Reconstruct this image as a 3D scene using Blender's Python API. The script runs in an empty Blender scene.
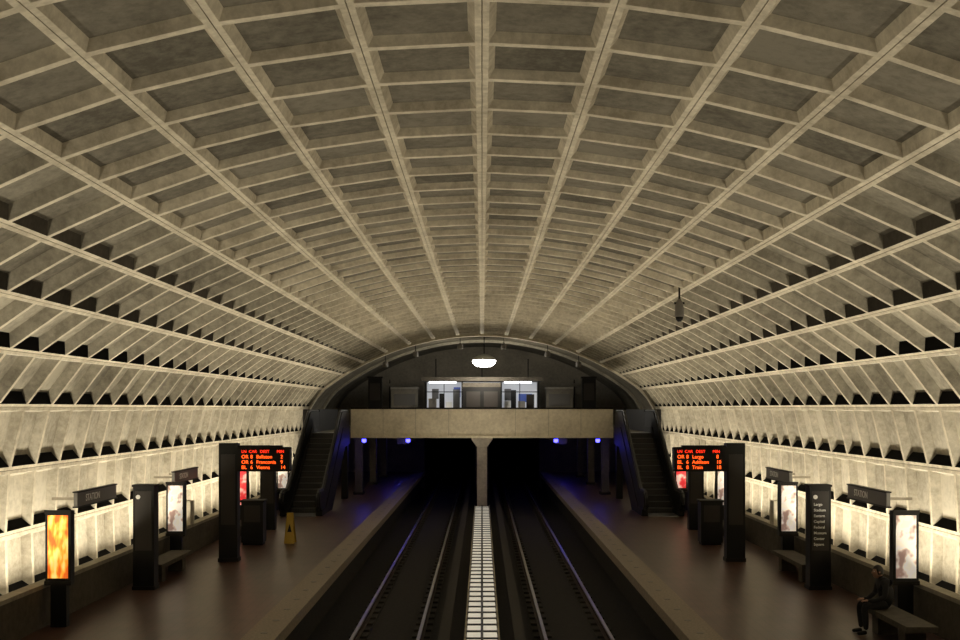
import bpy, bmesh, math, random
from mathutils import Vector
random.seed(7)
sc=bpy.context.scene
try:
    sc.view_settings.view_transform='Standard'
    sc.view_settings.look='None'
except Exception: pass
EYE=4.15; F=1105.0
LCOL=(1,.885,.675)
# ---------------------------------------------------------------- materials
def nodes(name):
    m=bpy.data.materials.new(name); m.use_nodes=True
    nt=m.node_tree; b=nt.nodes['Principled BSDF']; return m,nt,b
def mat(name,col,rough=.7,metal=0,emit=None,es=0,noise=0,nscale=4,spec=.4,bump=0):
    m,nt,b=nodes(name)
    b.inputs['Base Color'].default_value=(*col,1)
    b.inputs['Roughness'].default_value=rough
    b.inputs['Metallic'].default_value=metal
    b.inputs['Specular IOR Level'].default_value=spec
    if emit:
        b.inputs['Emission Color'].default_value=(*emit,1)
        b.inputs['Emission Strength'].default_value=es
    if noise>0:
        tc=nt.nodes.new('ShaderNodeTexCoord'); n=nt.nodes.new('ShaderNodeTexNoise')
        n.inputs['Scale'].default_value=nscale; n.inputs['Detail'].default_value=6
        nt.links.new(tc.outputs['Object'],n.inputs['Vector'])
        r=nt.nodes.new('ShaderNodeValToRGB')
        r.color_ramp.elements[0].position=.3; r.color_ramp.elements[1].position=.7
        r.color_ramp.elements[0].color=(*[c*(1-noise) for c in col],1)
        r.color_ramp.elements[1].color=(*[min(1,c*(1+noise)) for c in col],1)
        nt.links.new(n.outputs['Fac'],r.inputs['Fac'])
        nt.links.new(r.outputs['Color'],b.inputs['Base Color'])
    return m
def concrete(name,col,dark,use_tone=True):
    m,nt,b=nodes(name); L=nt.links.new; N=nt.nodes.new
    tc=N('ShaderNodeTexCoord')
    n1=N('ShaderNodeTexNoise'); n1.inputs['Scale'].default_value=.9; n1.inputs['Detail'].default_value=7; n1.inputs['Roughness'].default_value=.65
    n2=N('ShaderNodeTexNoise'); n2.inputs['Scale'].default_value=7; n2.inputs['Detail'].default_value=8; n2.inputs['Roughness'].default_value=.7
    L(tc.outputs['Object'],n1.inputs['Vector']); L(tc.outputs['Object'],n2.inputs['Vector'])
    a=N('ShaderNodeMath'); a.operation='ADD'; L(n1.outputs['Fac'],a.inputs[0]); L(n2.outputs['Fac'],a.inputs[1])
    src=a.outputs[0]
    if use_tone:
        at=N('ShaderNodeAttribute'); at.attribute_name='tone'
        c=N('ShaderNodeMath'); c.operation='ADD'; L(src,c.inputs[0]); L(at.outputs['Fac'],c.inputs[1]); src=c.outputs[0]
    mr=N('ShaderNodeMapRange'); mr.inputs['From Min'].default_value=.72; mr.inputs['From Max'].default_value=1.22
    L(src,mr.inputs['Value'])
    mx=N('ShaderNodeMix'); mx.data_type='RGBA'
    mx.inputs['A'].default_value=(*dark,1); mx.inputs['B'].default_value=(*col,1)
    L(mr.outputs['Result'],mx.inputs['Factor']); L(mx.outputs['Result'],b.inputs['Base Color'])
    b.inputs['Roughness'].default_value=.85; b.inputs['Specular IOR Level'].default_value=.2
    bp=N('ShaderNodeBump'); bp.inputs['Strength'].default_value=.25; bp.inputs['Distance'].default_value=.02
    L(n2.outputs['Fac'],bp.inputs['Height']); L(bp.outputs['Normal'],b.inputs['Normal'])
    return m
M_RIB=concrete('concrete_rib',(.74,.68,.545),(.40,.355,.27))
M_TOPLIT=concrete('concrete_upper_reveal_lit',(.88,.85,.76),(.66,.62,.53))  # paler colour paints in the cove light caught by the upper reveals
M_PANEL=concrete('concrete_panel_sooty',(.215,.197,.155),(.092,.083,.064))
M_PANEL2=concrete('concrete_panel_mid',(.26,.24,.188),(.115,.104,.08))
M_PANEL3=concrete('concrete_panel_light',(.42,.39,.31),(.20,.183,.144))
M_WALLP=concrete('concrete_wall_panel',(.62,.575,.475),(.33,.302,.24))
M_LOWBLK=mat('lower_slope_black',(.008,.008,.008),.95,spec=.05)  # black colour for the lower coffer slopes, no opening modelled
M_LOWDARK=concrete('lower_slope_dark',(.05,.043,.033),(.025,.022,.017),False)  # dark colour for the lower slopes one row higher
M_CONC=concrete('concrete_plain',(.50,.46,.37),(.30,.27,.215),False)
M_BRIDGE=concrete('concrete_bridge_face',(.84,.76,.60),(.58,.51,.39),False)
M_CONCM=concrete('concrete_mid',(.30,.27,.21),(.18,.16,.125),False)
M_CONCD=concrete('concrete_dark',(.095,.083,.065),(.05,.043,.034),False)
M_BLACK=mat('black_enamel',(.006,.0055,.005),.5,spec=.25)
M_BRONZE=mat('dark_bronze',(.011,.009,.0075),.6,0,spec=.2)
M_STEEL=mat('rail_steel',(.5,.5,.52),.3,1)
M_RAILB=mat('rail_side_rust',(.06,.04,.03),.7,.3)
M_BED=mat('track_bed_dark',(.014,.012,.010),.9,noise=.5,nscale=12)
M_TIE=mat('tie_concrete',(.032,.028,.024),.9)
M_GRAN=mat('granite_edge',(.23,.19,.145),.6,noise=.25,nscale=20)
M_PANELLIT=mat('light_louver',(.6,.58,.5),.5,emit=(1,.92,.75),es=.42)
M_STEP=mat('escalator_step',(.04,.037,.035),.5,.3)
M_RUB=mat('handrail_rubber',(.008,.008,.008),.5)
M_GLASSD=mat('balustrade_panel',(.008,.0075,.0075),.55,.0,spec=.2)
M_SIGN=mat('sign_brown',(.018,.014,.011),.5)
M_SIGNG=mat('sign_grey',(.16,.15,.135),.5)
M_NAME=mat('name_sign_grey',(.11,.105,.095),.5)
M_WHITE=mat('white_paint',(.75,.75,.72),.6)
M_TUBE=mat('fluorescent_tube',(1,1,1),.5,emit=(1,.89,.68),es=6)
M_LAMP=mat('lamp_lens',(1,1,1),.5,emit=(1,.97,.9),es=30)
M_LAMP2=mat('booth_lamp_lens',(1,1,1),.5,emit=(.9,.95,1),es=3)
M_BLUE=mat('blue_lamp_lens',(.05,.05,1),.5,emit=(.05,.045,1),es=10)
M_RED=mat('led_red',(1,.05,.01),.5,emit=(1,.03,.008),es=2.0)
M_AMB=mat('led_amber',(1,.15,.02),.5,emit=(1,.10,.01),es=2.6)
M_YEL=mat('yellow_plastic',(.42,.27,.03),.5)
M_BOOTH=mat('booth_wall_glow',(.6,.6,.6),.7,emit=(.9,.93,1),es=.26)  # wall emits a little itself, painting in the lit look of the booth
M_BOOTHB=mat('booth_blue_poster',(.06,.10,.30),.6,emit=(.15,.25,.9),es=.15)
M_DARKCLOTH=mat('dark_cloth',(.012,.012,.014),.9)
M_SKIN=mat('skin',(.35,.2,.14),.6)
M_HAIR=mat('hair',(.012,.009,.008),.6)

def tile_mat():
    m,nt,b=nodes('hex_quarry_tile'); L=nt.links.new; N=nt.nodes.new
    tc=N('ShaderNodeTexCoord')
    v=N('ShaderNodeTexVoronoi'); v.feature='DISTANCE_TO_EDGE'; v.inputs['Scale'].default_value=5; v.inputs['Randomness'].default_value=.12
    L(tc.outputs['Object'],v.inputs['Vector'])
    v2=N('ShaderNodeTexNoise'); v2.inputs['Scale'].default_value=1.4; v2.inputs['Detail'].default_value=5
    L(tc.outputs['Object'],v2.inputs['Vector'])
    r=N('ShaderNodeValToRGB'); r.color_ramp.elements[0].color=(.048,.024,.018,1); r.color_ramp.elements[1].color=(.088,.045,.033,1)
    r.color_ramp.elements[0].position=.3; r.color_ramp.elements[1].position=.7
    L(v2.outputs['Fac'],r.inputs['Fac'])
    lt=N('ShaderNodeMath'); lt.operation='LESS_THAN'; lt.inputs[1].default_value=.04; L(v.outputs['Distance'],lt.inputs[0])
    mx=N('ShaderNodeMix'); mx.data_type='RGBA'; mx.inputs['B'].default_value=(.03,.02,.016,1)
    L(lt.outputs[0],mx.inputs['Factor']); L(r.outputs['Color'],mx.inputs['A']); L(mx.outputs['Result'],b.inputs['Base Color'])
    b.inputs['Roughness'].default_value=.36
    b.inputs['Specular IOR Level'].default_value=.35
    return m
M_TILE=tile_mat()
def poster(name,c1,c2,c3,es,scale,stretch=(1,1,1)):
    m,nt,b=nodes(name); L=nt.links.new; N=nt.nodes.new
    tc=N('ShaderNodeTexCoord'); mp=N('ShaderNodeMapping'); mp.inputs['Scale'].default_value=stretch
    n=N('ShaderNodeTexNoise'); n.inputs['Scale'].default_value=scale; n.inputs['Detail'].default_value=2
    L(tc.outputs['Object'],mp.inputs['Vector']); L(mp.outputs['Vector'],n.inputs['Vector'])
    r=N('ShaderNodeValToRGB'); e=r.color_ramp.elements; e[0].color=(*c1,1); e[0].position=.4; e[1].color=(*c3,1); e[1].position=.62
    k=e.new(.5); k.color=(*c2,1)
    L(n.outputs['Fac'],r.inputs['Fac']); L(r.outputs['Color'],b.inputs['Base Color'])
    L(r.outputs['Color'],b.inputs['Emission Color']); b.inputs['Emission Strength'].default_value=es
    return m
M_P1=poster('poster_flame',(.75,.12,.01),(1,.38,.03),(1,.72,.2),.9,5,(1.5,1,.5))
M_P2=poster('poster_pale',(.85,.76,.64),(.88,.82,.74),(.35,.22,.18),.42,4,(1,1,.8))
M_P3=poster('poster_red',(.7,.02,.03),(.8,.05,.05),(.95,.6,.5),.7,3)

# ---------------------------------------------------------------- mesh builder
class B:
    def __init__(s): s.v=[];s.f=[];s.m=[];s.mats=[];s.t=[]
    def mi(s,m):
        if m not in s.mats: s.mats.append(m)
        return s.mats.index(m)
    def poly(s,pts,m,tone=0.):
        i=len(s.v); s.v+= [tuple(p) for p in pts]; s.f.append(tuple(range(i,i+len(pts)))); s.m.append(s.mi(m)); s.t.append(tone)
    def mesh(s,vs,fs,m):
        i=len(s.v); s.v+=[tuple(p) for p in vs]; k=s.mi(m)
        for f in fs: s.f.append(tuple(j+i for j in f)); s.m.append(k); s.t.append(0.)
    def box(s,x0,x1,y0,y1,z0,z1,m):
        x0,x1=sorted((x0,x1)); y0,y1=sorted((y0,y1)); z0,z1=sorted((z0,z1))
        vs=[(x0,y0,z0),(x1,y0,z0),(x1,y1,z0),(x0,y1,z0),(x0,y0,z1),(x1,y0,z1),(x1,y1,z1),(x0,y1,z1)]
        s.mesh(vs,[(0,3,2,1),(4,5,6,7),(0,1,5,4),(1,2,6,5),(2,3,7,6),(3,0,4,7)],m)
    def prism_x(s,yz,x0,x1,m):
        x0,x1=sorted((x0,x1)); n=len(yz)
        vs=[(x0,y,z) for y,z in yz]+[(x1,y,z) for y,z in yz]
        fs=[tuple(range(n)),tuple(range(2*n-1,n-1,-1))]+[(i,i+n,(i+1)%n+n,(i+1)%n) for i in range(n)]
        s.mesh(vs,fs,m)
    def cyl(s,p0,p1,r0,r1,m,n=12):
        p0=Vector(p0);p1=Vector(p1);d=(p1-p0).normalized()
        a=d.orthogonal().normalized(); b=d.cross(a)
        vs=[]
        for p,r in((p0,r0),(p1,r1)):
            for i in range(n):
                t=2*math.pi*i/n; vs.append(p+a*(r*math.cos(t))+b*(r*math.sin(t)))
        fs=[(i,(i+1)%n,(i+1)%n+n,i+n) for i in range(n)]+[tuple(range(n-1,-1,-1)),tuple(range(n,2*n))]
        s.mesh(vs,fs,m)
    def lathe(s,c,prof,m,n=20,sx=1,sy=1):
        vs=[];cx,cy,cz=c
        for r,z in prof:
            for i in range(n):
                t=2*math.pi*i/n; vs.append((cx+sx*r*math.cos(t),cy+sy*r*math.sin(t),cz+z))
        fs=[]
        for k in range(len(prof)-1):
            for i in range(n):
                j=(i+1)%n; fs.append((k*n+i,k*n+j,(k+1)*n+j,(k+1)*n+i))
        fs.append(tuple(range(n-1,-1,-1))); fs.append(tuple(range((len(prof)-1)*n,len(prof)*n)))
        s.mesh(vs,fs,m)
    def obj(s,name,parent=None,smooth=False,loc=None,fix=True):
        me=bpy.data.meshes.new(name)
        o=loc
        vs=s.v
        if o is not None: vs=[(a-o[0],b-o[1],c-o[2]) for a,b,c in vs]
        me.from_pydata(vs,[],s.f)
        for m in s.mats: me.materials.append(m)
        me.polygons.foreach_set('material_index',s.m)
        at=me.attributes.new('tone','FLOAT','FACE'); at.data.foreach_set('value',s.t)
        if fix:
            bm=bmesh.new(); bm.from_mesh(me); bmesh.ops.recalc_face_normals(bm,faces=bm.faces); bm.to_mesh(me); bm.free()
        if smooth:
            me.polygons.foreach_set('use_smooth',[True]*len(me.polygons))
        ob=bpy.data.objects.new(name,me); sc.collection.objects.link(ob)
        if o is not None: ob.location=o
        if parent: ob.parent=parent
        return ob
def text(name,s,loc,size,m,parent,rot=(math.pi/2,0,0),align='LEFT',off=.012):
    c=bpy.data.curves.new(name,'FONT'); c.body=s; c.size=size; c.extrude=.002; c.align_x=align; c.align_y='CENTER'
    c.offset=size*off
    c.materials.append(m)
    o=bpy.data.objects.new(name,c); sc.collection.objects.link(o); o.location=loc; o.rotation_euler=rot
    if parent:
        o.parent=parent; o.matrix_parent_inverse=parent.matrix_basis.inverted()
    return o

# ---------------------------------------------------------------- vault
R=14.0; DEL=math.radians(5.4); ZC=EYE+3.98-R
K=[(R*math.sin(k*DEL),ZC+R*math.cos(k*DEL)) for k in range(8)]
K+= [(9.36,EYE+0.02),(9.68,EYE-1.28),(9.76,EYE-2.62),(9.72,EYE-3.95)]
S=1.32; Y0=-7.72; NB=51; Y1=Y0+S*NB   # 59.6
def cell(b,k,sgn,ya,yb,mp):
    (xa,za),(xb,zb)=K[k],K[k+1]
    A=Vector((xa,0,za));Bv=Vector((xb,0,zb)); Lk=(Bv-A).length; u=(Bv-A)/Lk
    nrm=Vector((-u.z,0,u.x))
    if nrm.dot(A-Vector((0,0,EYE-3)))<0: nrm=-nrm
    def P(s,t,d):
        p=A+u*s+nrm*d; return (sgn*p.x,ya+t,p.z)
    T=yb-ya; g=.006
    def rect(s0,s1,t0,t1,d): return [P(s0,t0,d),P(s1,t0,d),P(s1,t1,d),P(s0,t1,d)]
    a=.075; bb=.055
    if k<3: up,lo,tt,dep=.145,.145,.09,.115
    elif k==3: up,lo,tt,dep=.155,.16,.10,.15
    elif k==4: up,lo,tt,dep=.17,.19,.11,.18
    elif k<8: up,lo,tt,dep=.21,.24,.12,.21
    else: up,lo,tt,dep=.15,.25,.16,.18
    R0=rect(0,Lk,0,T,.02); R1=rect(g,Lk-g,0,T,0); R2=rect(a,Lk-a,bb,T-bb,0)
    R3=rect(up,Lk-lo,tt,T-tt,dep)
    tone=random.uniform(-.18,.18); rt=random.uniform(-.03,.03)
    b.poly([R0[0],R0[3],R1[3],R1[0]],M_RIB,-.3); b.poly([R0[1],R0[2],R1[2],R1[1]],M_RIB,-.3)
    for i in range(4):
        j=(i+1)%4
        b.poly([R1[i],R1[j],R2[j],R2[i]],M_RIB,rt)
        q=[R2[i],R2[j],R3[j],R3[i]]
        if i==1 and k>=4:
            b.poly(q,M_LOWBLK if k>5 else M_LOWDARK if k==5 else M_CONCD,0)  # lower slopes coloured dark, black further down the wall
        elif i==3 and 3<=k<8: b.poly(q,M_TOPLIT,tone*.3)  # upper reveals, cove light painted in
        else:
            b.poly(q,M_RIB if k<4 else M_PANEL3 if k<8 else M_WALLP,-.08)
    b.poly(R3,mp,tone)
ceil=B(); wl=B(); wr=B()
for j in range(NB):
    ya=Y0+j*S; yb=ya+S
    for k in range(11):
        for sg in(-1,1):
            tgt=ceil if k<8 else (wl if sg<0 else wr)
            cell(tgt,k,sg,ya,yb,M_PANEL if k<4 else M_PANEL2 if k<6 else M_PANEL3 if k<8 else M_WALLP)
YE=72.0
prof=[]
for i in range(0,60):
    th=math.radians(37.8)*i/59; prof.append((R*math.sin(th),ZC+R*math.cos(th)))
prof+=[(9.02,EYE+.56),(9.36,EYE+.02),(9.6,EYE-.7),(9.68,EYE-1.28),(9.76,EYE-2.62),(9.72,EYE-4.3)]
full=[(-x,z) for x,z in prof[::-1]]+prof[1:]
for (xa,za),(xb,zb) in zip(full[:-1],full[1:]):
    ceil.poly([(xa,Y1,za),(xb,Y1,zb),(xb,YE,zb),(xa,YE,za)],M_PANEL2,-.1)
def lip(y0,y1,d,m,b):
    inn=[]
    for i,(x,z) in enumerate(full):
        c=Vector((0,EYE-3)); v=(c-Vector((x,z))).normalized()*d; inn.append((x+v.x,z+v.y))
    for i in range(len(full)-1):
        o0,o1,i0,i1=full[i],full[i+1],inn[i],inn[i+1]
        b.poly([(o0[0],y0,o0[1]),(o1[0],y0,o1[1]),(i1[0],y0,i1[1]),(i0[0],y0,i0[1])],m,.1)
        b.poly([(i0[0],y0,i0[1]),(i1[0],y0,i1[1]),(i1[0],y1,i1[1]),(i0[0],y1,i0[1])],m,.1)
        b.poly([(o0[0],y1,o0[1]),(o1[0],y1,o1[1]),(i1[0],y1,i1[1]),(i0[0],y1,i0[1])],m,.1)
lip(Y1,Y1+.5,.10,M_RIB,ceil)
lip(Y1+5,Y1+5.4,.14,M_PANEL3,ceil)
ceil.obj('ceiling',fix=False); wl.obj('wall_left',fix=False); wr.obj('wall_right',fix=False)

# ---------------------------------------------------------------- end walls
wb=B()
def archwall(b,y,zlow,m):
    pts=[(x,y,z) for x,z in full if z>=zlow]
    pts=[(-9.76,y,zlow)]+pts+[(9.76,y,zlow)]
    b.poly(pts,m)
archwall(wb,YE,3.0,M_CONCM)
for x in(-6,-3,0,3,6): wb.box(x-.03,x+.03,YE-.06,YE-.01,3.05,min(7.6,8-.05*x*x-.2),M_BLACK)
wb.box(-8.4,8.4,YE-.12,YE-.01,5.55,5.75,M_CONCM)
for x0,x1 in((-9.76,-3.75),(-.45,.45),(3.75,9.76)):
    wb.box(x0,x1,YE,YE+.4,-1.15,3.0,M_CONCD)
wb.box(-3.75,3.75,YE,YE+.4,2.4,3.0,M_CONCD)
for x0,x1 in((-4.0,-3.75),(-.1,.1),(3.75,4.0)): wb.box(x0,x1,YE+.4,92,-1.15,3.0,M_BED)
wb.box(-4,4,YE+.4,92,2.6,3.0,M_BED); wb.box(-4,4,92,92.3,-1.15,3.0,M_BED)
wb.obj('wall_back')
wf=B(); archwall(wf,Y0,-1.15,M_CONC); wf.obj('wall_front',fix=False)

# ---------------------------------------------------------------- floor, platforms
fl=B(); fl.box(-9.9,9.9,Y0,92,-1.4,-1.1,M_BED)
fl.obj('floor')
PX=3.72
for sg in(-1,1):
    p=B()
    p.box(sg*(PX+.62),sg*9.7,Y0,YE-.02,-1.1,0,M_TILE)
    p.box(sg*(PX),sg*(PX+.62),Y0,YE-.02,-.22,0.0,M_GRAN)
    p.box(sg*(PX+.25),sg*(PX+.62),Y0,YE-.02,-1.1,-.22,M_BED)
    y=Y0+.5
    while y<YE-1:
        p.cyl((sg*(PX+.3),y,-.01),(sg*(PX+.3),y,.006),.07,.07,M_SIGNG,10); y+=1.2
    p.obj('station_platform')
    q=B(); X0,X1=8.30,8.5
    q.box(sg*X0,sg*X1,2.5,57.5,0,.74,M_CONCD)
    q.box(sg*(X0-.02),sg*(X1+.03),2.5,57.5,.74,.82,M_CONCM)
    for yy in (31.4,39.0,46.5): q.box(sg*(X0-.01),sg*(X1+.02),yy,yy+.45,.82,1.5,M_CONC)
    q.obj('platform_parapet')
    c=B()
    c.box(sg*8.56,sg*9.3,2.6,57.4,0.0,.12,M_SIGNG)
    yy=2.8
    while yy<57:
        c.cyl((sg*8.8,yy,.2),(sg*8.8,yy+1.2,.2),.02,.02,M_TUBE,8)
        c.cyl((sg*9.1,yy,.2),(sg*9.1,yy+1.2,.2),.02,.02,M_TUBE,8)
        c.box(sg*8.72,sg*9.17,yy-.1,yy-.02,.12,.26,M_WHITE)
        yy+=1.34
    cf=c.obj('cove_light_fixture')
    for i in range(7):
        ld=bpy.data.lights.new('cove_lamp','AREA'); ld.shape='RECTANGLE'; ld.size=.3; ld.size_y=7.6; ld.energy=(150,270,300,300,300,300,300)[i]; ld.color=LCOL
        lo=bpy.data.objects.new('cove_lamp',ld); sc.collection.objects.link(lo); lo.parent=cf
        lo.location=(sg*8.90,6.6+i*7.8,.34); lo.rotation_euler=(math.pi,-sg*.15,0)

# ---------------------------------------------------------------- tracks
def track(cx):
    t=B()
    for rx in(cx-.72,cx+.72):
        t.box(rx-.07,rx+.07,Y0+.2,91.5,-1.02,-.995,M_RAILB)
        t.box(rx-.015,rx+.015,Y0+.2,91.5,-.995,-.87,M_RAILB)
        t.box(rx-.036,rx+.036,Y0+.2,91.5,-.87,-.83,M_STEEL)
        t.box(rx-.2,rx+.2,Y0+.2,91.5,-1.1,-1.07,M_TIE)
    y=Y0+.5
    while y<91:
        for rx in(cx-.72,cx+.72): t.box(rx-.2,rx+.2,y,y+.25,-1.07,-1.02,M_TIE); 
        y+=.75
    s=1 if cx>0 else -1
    x=cx-s*1.28
    t.box(x-.04,x+.04,Y0+.2,91.5,-.98,-.85,M_RAILB); t.box(x-.12,x+.12,Y0+.2,91.5,-.80,-.77,M_TIE)
    y=Y0+1
    while y<91: t.box(x-.06,x+.06,y,y+.1,-1.1,-.98,M_SIGNG); t.box(x+s*.08,x+s*.11,y,y+.1,-1.1,-.8,M_SIGNG); y+=2.4
    t.obj('railway_track')
track(-2.1); track(2.1)
lt=B(); 
lt.box(-.40,.40,Y0+.2,57.9,-1.1,-1.0,M_SIGNG)
lt.box(-.40,-.36,Y0+.2,57.9,-1.0,-.93,M_CONC); lt.box(.36,.40,Y0+.2,57.9,-1.0,-.93,M_CONC); lt.box(-.025,.025,Y0+.2,57.9,-1.0,-.92,M_SIGN)
y=Y0+.25
while y<57.2:
    lt.box(-.34,-.03,y,y+.62,-1.0,-.95,M_PANELLIT); lt.box(.03,.34,y,y+.62,-1.0,-.95,M_PANELLIT)
    lt.box(-.36,.36,y+.64,y+.76,-1.0,-.93,M_SIGN); y+=.78
lto=lt.obj('track_light_trough')
for i in range(8):
    ld=bpy.data.lights.new('trough_lamp','AREA'); ld.shape='RECTANGLE'; ld.size=.6; ld.size_y=7.6; ld.energy=(65,85,115,125,135,155,185,185)[i]; ld.color=LCOL; ld.spread=math.radians(130)
    lo=bpy.data.objects.new('trough_lamp',ld); sc.collection.objects.link(lo); lo.parent=lto
    lo.location=(0,-3+i*7.7+.3,-.90); lo.rotation_euler=(math.pi,0,0)

# ---------------------------------------------------------------- far mezzanine
BY=51.4; CY=57.9; DK=3.05
mz=B()
mz.box(-7.75,7.75,BY+.25,58,2.78,DK,M_CONCM)
mz.box(-9.5,9.5,58,YE-.02,2.78,DK,M_CONCM)
mz.box(-6.1,6.1,BY,BY+.25,2.76,4.10,M_BRIDGE)
mz.box(-6.1,6.1,BY-.05,BY+.27,4.10,4.17,M_BRONZE)
mz.box(-6.1,6.1,BY-.04,BY,2.76,2.86,M_BRIDGE)
for x in(-4.6,-3.1,-1.55,1.55,3.1,4.6): mz.box(x-.006,x+.006,BY-.003,BY,2.86,4.10,M_CONCM)
for sg in(-1,1):
    mz.box(sg*7.55,sg*7.75,BY,58,DK,4.08,M_BRONZE)
    mz.box(sg*7.8,sg*9.4,58,58.2,3.0,4.08,M_BRONZE)
    mz.box(sg*3.6,sg*4.0,BY+.6,YE-.02,2.45,2.78,M_CONCD)
mz.obj('mezzanine_bridge')
col=B()
col.box(-.26,.26,CY+.05,CY+.6,-1.1,2.1,M_BRIDGE)
vs=[(-.26,CY+.05,2.1),(.26,CY+.05,2.1),(.26,CY+.6,2.1),(-.26,CY+.6,2.1),(-.55,CY-.1,2.5),(.55,CY-.1,2.5),(.55,CY+.75,2.5),(-.55,CY+.75,2.5)]
col.mesh(vs,[(0,1,5,4),(1,2,6,5),(2,3,7,6),(3,0,4,7),(4,5,6,7),(0,3,2,1)],M_BRIDGE)
col.box(-.55,.55,CY-.1,CY+.75,2.5,2.77,M_BRIDGE)
col.obj('support_column')
for sg in(-1,1):
    for yy in(53.0,60,66.5):
        c=B(); c.box(sg*5.75,sg*6.1,yy,yy+.5,0,2.77,M_CONCD); c.box(sg*5.68,sg*6.17,yy-.08,yy+.58,0,.12,M_BRONZE); c.box(sg*5.68,sg*6.17,yy-.08,yy+.58,2.6,2.77,M_CONCD); c.obj('platform_column')
def escalator(sg):
    b=B(); xi,xo=6.12,7.75
    ya,yb=43.4,48.9; yt=51.3
    for x0,x1 in((xi,xi+.24),(xo-.24,xo)):
        b.prism_x([(42.3,0.01),(45.2,.01),(49.4,2.4),(yt,2.5),(yt,DK+.25),(yb-.05,DK+.25),(ya,.25),(42.3,.25)],sg*x0,sg*x1,M_BRONZE)
        m=(x0+x1)/2
        b.prism_x([(42.2,.25),(ya,.25),(yb,DK+.25),(yt,DK+.25),(yt,DK+.93),(yb-.15,DK+.93),(ya-.15,.93),(42.25,.93),(42.0,.8),(41.92,.6),(42.0,.4)],sg*(m-.09),sg*(m+.09),M_GLASSD)
        path=[(yt,DK+.97),(yb-.15,DK+.97),(yb-.5,DK+.88),(ya+.2,1.13),(ya-.15,.97),(42.25,.97),(42.0,.88),(41.88,.7),(41.88,.5),(42.02,.34),(42.3,.28)]
        for p,q in zip(path[:-1],path[1:]): b.cyl((sg*m,p[0],p[1]),(sg*m,q[0],q[1]),.06,.06,M_RUB,8)
    b.prism_x([(45.2,.01),(49.4,2.4),(yt,2.5),(yt,DK-.1),(yb,DK-.15),(ya,.0)],sg*(xi+.2),sg*(xo-.2),M_BRONZE)
    n=14; run=(yb-ya)/n; rise=DK/n
    for i in range(n):
        z=rise*(i+1); y=ya+run*i
        b.box(sg*(xi+.26),sg*(xo-.26),y,y+run+.02,z-rise-.05,z,M_STEP)
        b.box(sg*(xi+.26),sg*(xo-.26),y-.012,y+.02,z-.015,z,M_NAME)
        for q in range(12):
            x=xi+.29+q*(xo-xi-.58)/11
            b.box(sg*(x-.012),sg*(x+.012),y-.01,y,z-rise,z-.02,M_STEP)
    b.box(sg*(xi+.24),sg*(xo-.24),42.1,ya,0.0,.03,M_STEEL)
    b.box(sg*(xi+.24),sg*(xo-.24),yb,yt,DK-.1,DK,M_STEEL)
    b.box(sg*(xi+.02),sg*(xi+.3),50.4,50.8,0.01,2.5,M_BRONZE); b.box(sg*(xo-.3),sg*(xo-.02),50.4,50.8,0.01,2.5,M_BRONZE)
    b.obj('escalator')
escalator(-1); escalator(1)

for x,y in((-5.5,51.55),(-3.45,51.55),(3.45,51.55),(5.4,51.55),(-4.9,61),(4.9,61),(-4.9,68),(4.9,68)):
    b=B(); top=2.755 if y<52 else 2.775
    b.cyl((x,y,top-.05),(x,y,top),.09,.11,M_BLACK,14)
    b.lathe((x,y,top-.05),[(.09,0),(.10,-.05),(.10,-.11),(.07,-.15),(.02,-.17)],M_BLUE,14)
    o=b.obj('blue_ceiling_lamp')
    ld=bpy.data.lights.new('blue_point','POINT'); ld.energy=8; ld.color=(.08,.07,1); ld.shadow_soft_size=.06
    lo=bpy.data.objects.new('blue_point',ld); sc.collection.objects.link(lo); lo.location=(x,y,top-.34); lo.parent=o

# kiosk on mezzanine
k=B(); ky0,ky1=63.5,66.5
k.box(-3.3,3.3,ky0,ky1,DK,DK+1.0,M_BRONZE)
k.box(-3.5,3.5,ky0-.2,ky1+.2,5.70,5.92,M_CONCD)
k.box(-3.3,3.3,ky1-.1,ky1,DK+1,5.7,M_BOOTH)
for x in(-3.3,-1.18,1.05,3.2): k.box(x,x+.1,ky0,ky0+.1,DK+1,5.7,M_BLACK)
for x in(-2.2,2.15): k.box(x,x+.04,ky0,ky0+.06,DK+1,5.7,M_BLACK)
for x0,x1 in((-3.3,-1.1),(1.1,3.3)): k.box(x0,x1,ky0,ky0+.06,5.05,5.1,M_BLACK)
k.box(-1.12,1.08,ky0-.25,ky0+.25,DK,5.35,M_BLACK); k.box(-1.12,1.08,ky0-.27,ky0+.25,5.35,5.6,M_CONCD)
k.box(-.9,-.1,ky0-.28,ky0-.25,4.2,5.1,M_SIGN); k.box(.1,.9,ky0-.28,ky0-.25,4.2,5.1,M_SIGN)
for x,y,w,h,m in((-3.1,.6,.45,.65,M_SIGNG),(-2.5,1.2,.3,.95,M_BLACK),(-2.1,.7,.35,.45,M_WHITE),(-1.7,1.4,.4,1.2,M_SIGNG),(1.3,.8,.35,.5,M_WHITE),(1.7,1.3,.3,1.15,M_BLACK),(2.1,.6,.4,.5,M_SIGNG),(2.6,1.1,.45,.9,M_SIGN)):
    k.box(x,x+w,ky0+y,ky0+y+.3,DK+1,DK+1+h,m)
for x0,x1,z0,z1,m in((-3.0,-2.6,4.7,5.3,M_SIGNG),(-1.7,-1.3,4.8,5.4,M_BOOTHB),(1.35,1.75,4.6,5.3,M_SIGNG),(2.2,3.0,4.5,5.0,M_BOOTHB)): k.box(x0,x1,ky1-.14,ky1-.1,z0,z1,m)
for x in(-2.3,2.1): k.box(x-.8,x+.8,ky0+1,ky0+1.2,5.6,5.7,M_LAMP2)
ko=k.obj('station_manager_kiosk')
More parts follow.
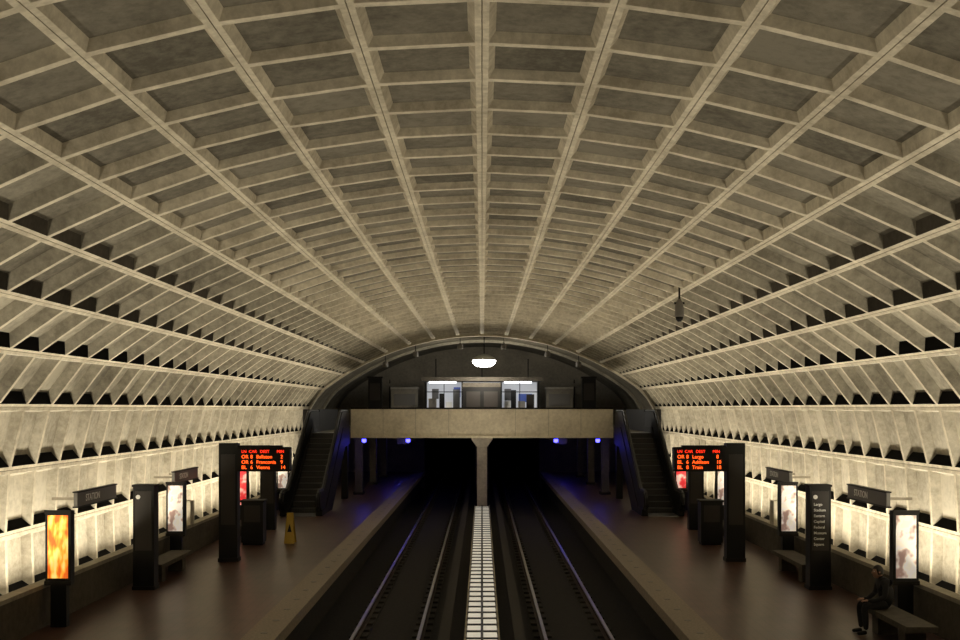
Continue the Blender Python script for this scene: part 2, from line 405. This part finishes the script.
for x in(-2.3,2.1):
    ld=bpy.data.lights.new('kiosk_lamp','POINT'); ld.energy=25; ld.color=(.95,.97,1); ld.shadow_soft_size=.1
    lo=bpy.data.objects.new('kiosk_lamp',ld); sc.collection.objects.link(lo); lo.location=(x,ky0+1.1,5.4); lo.parent=ko
b=B(); x,y,z=.12,61.5,6.75
b.lathe((x,y,z),[(.05,-.32),(.4,-.28),(.62,-.1),(.64,.05)],M_LAMP,24)
b.lathe((x,y,z),[(.66,.05),(.6,.2),(.3,.34),(.06,.4)],M_WHITE,24)
b.cyl((x,y,z+.4),(x,y,8.13),.03,.03,M_BLACK,8)
o=b.obj('pendant_floodlight')
ld=bpy.data.lights.new('flood_point','POINT'); ld.energy=330; ld.color=(1,.91,.74); ld.shadow_soft_size=.3
lo=bpy.data.objects.new('flood_point',ld); sc.collection.objects.link(lo); lo.location=(x,y,z-.75); lo.parent=o
def vz(x): return ZC+math.sqrt(R*R-x*x)
for x,y in((-3.65,60.6),(-1.2,60.6),(1.2,60.6),(3.6,60.6),(-5.3,60.6),(5.3,60.6)):
    b=B(); t=vz(x); b.cyl((x,y,t-.4),(x,y,t),.02,.02,M_BLACK,8)
    b.lathe((x,y,t-.7),[(.15,0),(.17,.05),(.15,.25),(.05,.32)],M_SIGNG,14); b.obj('pendant_downlight')
for sg in(-1,1):
    b=B(); b.box(sg*5.9,sg*6.7,65,65.4,DK,5.9,M_BLACK); b.box(sg*5.85,sg*6.75,64.95,65.45,5.9,6.0,M_BRONZE); b.box(sg*6.0,sg*6.6,64.98,65,4.6,5.6,M_SIGN); b.obj('mezzanine_pylon')
    b=B(); b.box(sg*3.9,sg*5.5,67,67.8,DK,5.3,M_CONCM); b.box(sg*4.05,sg*5.35,66.97,67,4.3,5.0,M_SIGNG); b.box(sg*3.85,sg*5.55,66.93,67.85,5.3,5.42,M_CONC); b.obj('farecard_machine')

b=B(); x,y=5.0,28.0; t=vz(x)+.1
b.cyl((x,y,t-.4),(x,y,t+.1),.025,.025,M_BLACK,8)
b.lathe((x,y,t-.85),[(.11,0),(.12,.06),(.11,.26),(.08,.38),(.03,.46)],M_SIGNG,16)
b.lathe((x,y,t-.97),[(.04,0),(.09,.05),(.10,.12)],M_BLACK,16)
b.cyl((x-.13,y,t-.5),(x+.13,y,t-.5),.03,.03,M_BLACK,8)
b.obj('pendant_camera_housing')

# ---------------------------------------------------------------- platform furniture
def pids(sg):
    b=B(); y=29.8; x0,x1=6.6,7.1
    b.box(sg*x0,sg*x1,y,y+.35,0,3.2,M_BLACK); b.box(sg*(x0-.02),sg*(x1+.02),y-.02,y+.37,0,.1,M_BRONZE); b.box(sg*(x0+.06),sg*(x1-.06),y-.01,y,1.0,2.9,M_SIGN)
    b.box(sg*5.18,sg*6.62,y-.02,y+.3,2.47,3.08,M_BLACK); b.box(sg*5.14,sg*6.62,y-.05,y-.02,3.04,3.1,M_BRONZE); b.box(sg*5.14,sg*6.62,y-.05,y-.02,2.44,2.5,M_BRONZE)
    b.box(sg*5.4,sg*6.62,y+.1,y+.2,3.08,3.14,M_BLACK)
    o=b.obj('arrival_display_sign')
    xl=-6.48 if sg<0 else 5.26
    hdr=('LN','CAR','DEST','MIN')
    rows=[(('OR','8','Ballston','2'),('OR','8','Largo','8')),(('OR','6','Franconia','9'),('BL','6','Addison','10')),(('BL','6','Vienna','14'),('BL','8','Train','18'))]
    for i,r in enumerate([(hdr,hdr)]+rows):
        c=r[0 if sg<0 else 1]
        for q,t in enumerate(c):
            dx=(0,.2,.5,.95)[q] if i==0 else (0,.24,.40,1.05)[q]
            text('led_text_%d'%i,t,(xl+dx,y-.04,2.975-i*.142),.11 if i==0 else .135,M_RED if i==0 else M_AMB,o,off=0)
pids(-1); pids(1)
def pylon(sg,y,x,text_s):
    b=B(); b.box(sg*x-.24,sg*x+.24,y,y+.35,0,2.35,M_BLACK); b.box(sg*x-.26,sg*x+.26,y-.02,y+.37,2.35,2.4,M_BRONZE); b.box(sg*x-.26,sg*x+.26,y-.02,y+.37,0,.08,M_BRONZE)
    b.box(sg*x-.19,sg*x+.19,y-.01,y,.9,2.25,M_SIGN)
    b.cyl((sg*x-.12,y-.02,2.12),(sg*x-.12,y-.01,2.12),.05,.05,M_WHITE,12)
    o=b.obj('station_pylon_sign')
    for i,t in enumerate(text_s): text('line_%d'%i,t,(sg*x-.16,y-.02,1.95-i*.13),.085,M_WHITE,o)
pylon(-1,25.2,7.72,[])
pylon(1,25.2,7.72,['Largo','Stadium','Eastern','Capitol','Federal','Museum','Center','Square'])
def ad(sg,y,m):
    b=B(); x=8.02
    b.box(sg*x-.24,sg*x+.24,y,y+.2,.80,2.2,M_BLACK)
    b.box(sg*x-.19,sg*x+.19,y-.012,y,.93,2.12,m)
    b.box(sg*x-.25,sg*x+.25,y-.03,y,2.15,2.22,M_BRONZE); b.box(sg*x-.25,sg*x+.25,y-.03,y,.80,.88,M_BRONZE)
    b.box(sg*x-.15,sg*x+.15,y+.02,y+.18,0.0,.80,M_BLACK)
    b.obj('advertising_lightbox',loc=(sg*x,y,1.5))
for y,m in((20.9,M_P1),(28.9,M_P2),(36.7,M_P3),(44.5,M_P2)): ad(-1,y,m)
for y,m in((20.9,M_P2),(28.9,M_P2),(36.7,M_P2),(44.5,M_P3)): ad(1,y,m)
for sg in(-1,1):
    for y in(16.2,24.3,32.0,40,48):
        b=B(); b.box(sg*8.9,sg*8.98,y,y+2.6,1.98,2.28,M_NAME); b.box(sg*8.88,sg*9.0,y-.02,y+2.62,2.28,2.31,M_BRONZE); b.box(sg*8.88,sg*9.0,y-.02,y+2.62,1.95,1.98,M_BRONZE)
        for q in(.5,2.1): b.box(sg*8.98,sg*9.66,y+q,y+q+.06,2.08,2.14,M_CONCM)
        o=b.obj('station_name_sign')
        text('name','STATION',(sg*8.89,y+.5 if sg<0 else y+2.1,2.13),.22,M_WHITE,o,rot=(math.pi/2,0,math.pi/2 if sg<0 else -math.pi/2))
for sg,y,l,xc in((-1,26.0,2.7,7.8),(1,26.0,2.7,7.8),(1,18.6,2.2,7.42),(-1,34.0,2.4,7.8),(1,34.2,2.2,7.8)):
    b=B(); b.box(sg*(xc-.27),sg*(xc+.27),y,y+l,.36,.46,M_CONCD)
    for q in(.3,l-.6): b.box(sg*(xc-.18),sg*(xc+.18),y+q,y+q+.3,0,.36,M_CONCD)
    b.obj('concrete_bench')
for sg in(-1,1):
    b=B(); x=sg*6.95; b.box(x-.33,x+.33,33.4,33.9,.08,1.3,M_BLACK); b.box(x-.36,x+.36,33.37,33.93,1.3,1.36,M_BRONZE); b.box(x-.3,x+.3,33.45,33.85,0,.08,M_BRONZE); b.box(x-.24,x+.24,33.39,33.4,.7,1.2,M_SIGN); b.obj('information_cabinet')
    b=B(); x=sg*7.75; y=39.2
    b.lathe((x,y,0),[(.24,0),(.27,.05),(.27,.8),(.24,.9),(.2,.95),(.12,1.0)],M_BRONZE,18); b.box(x-.15,x+.15,y-.275,y-.2,.7,.82,M_BLACK); b.obj('litter_bin')
    b=B(); x=sg*7.3; y=37.6; b.box(x-.25,x+.25,y,y+.35,0,2.35,M_BLACK); b.box(x-.27,x+.27,y-.02,y+.37,2.35,2.4,M_BRONZE); b.box(x-.2,x+.2,y-.01,y,.9,2.2,M_SIGN); b.obj('station_pylon_sign')
def wet(x,y,s=1.0):
    b=B(); h=.9*s
    for d in(-1,1):
        p=[(x-.16,y+d*.2,0),(x+.16,y+d*.2,0),(x+.10,y+d*.03,h),(x-.10,y+d*.03,h)]
        q=[(a,c-d*.02,e) for a,c,e in p]
        b.mesh(p+q,[(0,1,2,3),(7,6,5,4),(0,4,5,1),(1,5,6,2),(2,6,7,3),(3,7,4,0)],M_YEL)
    b.box(x-.1,x+.1,y-.04,y+.04,h-.02,h+.03,M_YEL)
    b.mesh([(x-.07,y-.145,.35),(x+.07,y-.145,.35),(x,y-.11,.6)],[(0,1,2)],M_BLACK)
    b.obj('wet_floor_sign')
wet(-5.9,34.0)

n=B(); n.box(-9.3,9.3,Y0+.1,1.2,2.1,2.55,M_CONC); n.box(-9.3,9.3,1.0,1.2,2.55,3.55,M_CONC); n.box(-9.3,9.3,.97,1.23,3.55,3.62,M_BRONZE); n.obj('viewing_mezzanine')

# ---------------------------------------------------------------- seated person
def skin_obj(name,pts,edges,m,parent,sub=2):
    me=bpy.data.meshes.new(name); me.from_pydata([p[:3] for p in pts],edges,[])
    o=bpy.data.objects.new(name,me); sc.collection.objects.link(o); me.materials.append(m)
    bm=bmesh.new(); bm.from_mesh(me); ly=bm.verts.layers.skin.verify(); bm.verts.ensure_lookup_table()
    for i,p in enumerate(pts):
        bm.verts[i][ly].radius=(p[3],p[4] if len(p)>4 else p[3]); bm.verts[i][ly].use_root=(i==0)
    bm.to_mesh(me); bm.free()
    o.modifiers.new('Skin','SKIN'); s=o.modifiers.new('Sub','SUBSURF'); s.levels=sub; s.render_levels=sub
    for md in o.modifiers:
        if md.type=='SKIN': md.use_smooth_shade=True
    o.parent=parent; return o
pe=bpy.data.objects.new('seated_person',None); sc.collection.objects.link(pe)
pe.location=(7.44,20.3,0)
body=[(0,0,.60,.15,.14),(-.01,0,.72,.14,.15),(-.05,0,.86,.14,.17),(-.09,0,.97,.10,.15),(-.12,0,1.03,.055),(-.15,0,1.09,.05),
 (-.09,.19,.94,.065),(-.12,.25,.72,.052),(-.30,.17,.62,.042),(-.39,.12,.63,.03),
 (-.09,-.19,.94,.065),(-.12,-.25,.72,.052),(-.30,-.17,.62,.042),(-.39,-.12,.63,.03),
 (-.04,.10,.56,.09),(-.46,.13,.54,.075),(-.44,.13,.28,.06),(-.43,.13,.09,.045),
 (-.04,-.10,.56,.09),(-.46,-.13,.54,.075),(-.44,-.13,.28,.06),(-.43,-.13,.09,.045)]
be=[(0,1),(1,2),(2,3),(3,4),(4,5),(3,6),(6,7),(7,8),(8,9),(3,10),(10,11),(11,12),(12,13),(0,14),(14,15),(15,16),(16,17),(0,18),(18,19),(19,20),(20,21)]
skin_obj('body',body,be,M_DARKCLOTH,pe)
for s in(-1,1):
    skin_obj('shoe',[(-.41,s*.13,.055,.045),(-.50,s*.13,.045,.045),(-.60,s*.135,.035,.032)],[(0,1),(1,2)],M_BLACK,pe,1)
    hp=[(-.38,s*.12,.635,.026),(-.43,s*.105,.63,.034,.02)]; he=[(0,1)]
    for i,(dy,l) in enumerate(((-.03,.06),(-.01,.075),(.01,.07),(.03,.055))):
        a=len(hp); hp+=[(-.455,s*(.105)+dy,.628,.010),(-.455-l*.5,s*.105+dy,.622,.009),(-.455-l*.8,s*.105+dy,.608,.008)]; he+=[(1,a),(a,a+1),(a+1,a+2)]
    a=len(hp); hp+=[(-.42,s*.07,.632,.011),(-.45,s*.055,.625,.009)]; he+=[(1,a),(a,a+1)]
    skin_obj('hand',hp,he,M_SKIN,pe,1)
h=B()
def head(b,c,m):
    vs=[];n=20;r=14
    for i in range(r+1):
        ph=math.pi*i/r
        for j in range(n):
            th=2*math.pi*j/n
            x=math.sin(ph)*math.cos(th); y=math.sin(ph)*math.sin(th); z=math.cos(ph)
            w=.078*(1-.22*max(0,-z)); d=.095
            X=-x*d; Yv=y*w; Z=z*.118
            if x>.85 and -.35<z<.05: X-=.022*(1-abs(y)*3) if abs(y)<.33 else 0
            if x>.7 and abs(z-.12)<.12 and .2<abs(y)<.6: X+=.008
            if z<-.7 and x>0: X-=.02
            vs.append((c[0]+X,c[1]+Yv,c[2]+Z))
    fs=[(i*n+j,i*n+(j+1)%n,(i+1)*n+(j+1)%n,(i+1)*n+j) for i in range(r) for j in range(n)]
    b.mesh(vs,fs,m)
head(h,(-.17,0,1.14),M_SKIN)
for s in(-1,1):
    h.lathe((-.245,s*.03,1.155),[(.002,-.011),(.011,-.004),(.011,.004),(.002,.011)],M_WHITE,8)
    h.lathe((-.254,s*.03,1.155),[(.001,-.005),(.005,0),(.001,.005)],M_BLACK,8)
    h.lathe((-.165,s*.08,1.14),[(.004,-.03),(.016,-.01),(.018,.015),(.004,.03)],M_SKIN,8,1,.5)
h.box(-.262,-.255,-.022,.022,1.075,1.083,mat('lips',(.3,.1,.08)))
h.obj('head',parent=pe,smooth=True)
hh=B()
vs=[];n=20
for i in range(9):
    ph=math.pi*.62*i/8
    for j in range(n):
        th=2*math.pi*j/n; x=math.sin(ph)*math.cos(th)
        zz=math.cos(ph)
        if x>.3: zz=max(zz,.42)
        vs.append((-.165-x*.103,math.sin(ph)*math.sin(th)*.088,1.145+zz*.128))
hh.mesh(vs,[(i*n+j,i*n+(j+1)%n,(i+1)*n+(j+1)%n,(i+1)*n+j) for i in range(8) for j in range(n)],M_HAIR)
hh.obj('hair',parent=pe,smooth=True)

# ---------------------------------------------------------------- world + camera
w=bpy.data.worlds.new('World'); sc.world=w; w.use_nodes=True
w.node_tree.nodes['Background'].inputs['Color'].default_value=(.5,.45,.4,1); w.node_tree.nodes['Background'].inputs['Strength'].default_value=.01
cd=bpy.data.cameras.new('Camera'); cam=bpy.data.objects.new('Camera',cd); sc.collection.objects.link(cam)
cd.sensor_width=36; cd.lens=F/960*36; cd.shift_y=88/960; cd.shift_x=-2/960; cd.clip_end=300
cam.location=(0,0,EYE); cam.rotation_euler=(math.pi/2,0,0)
sc.camera=cam
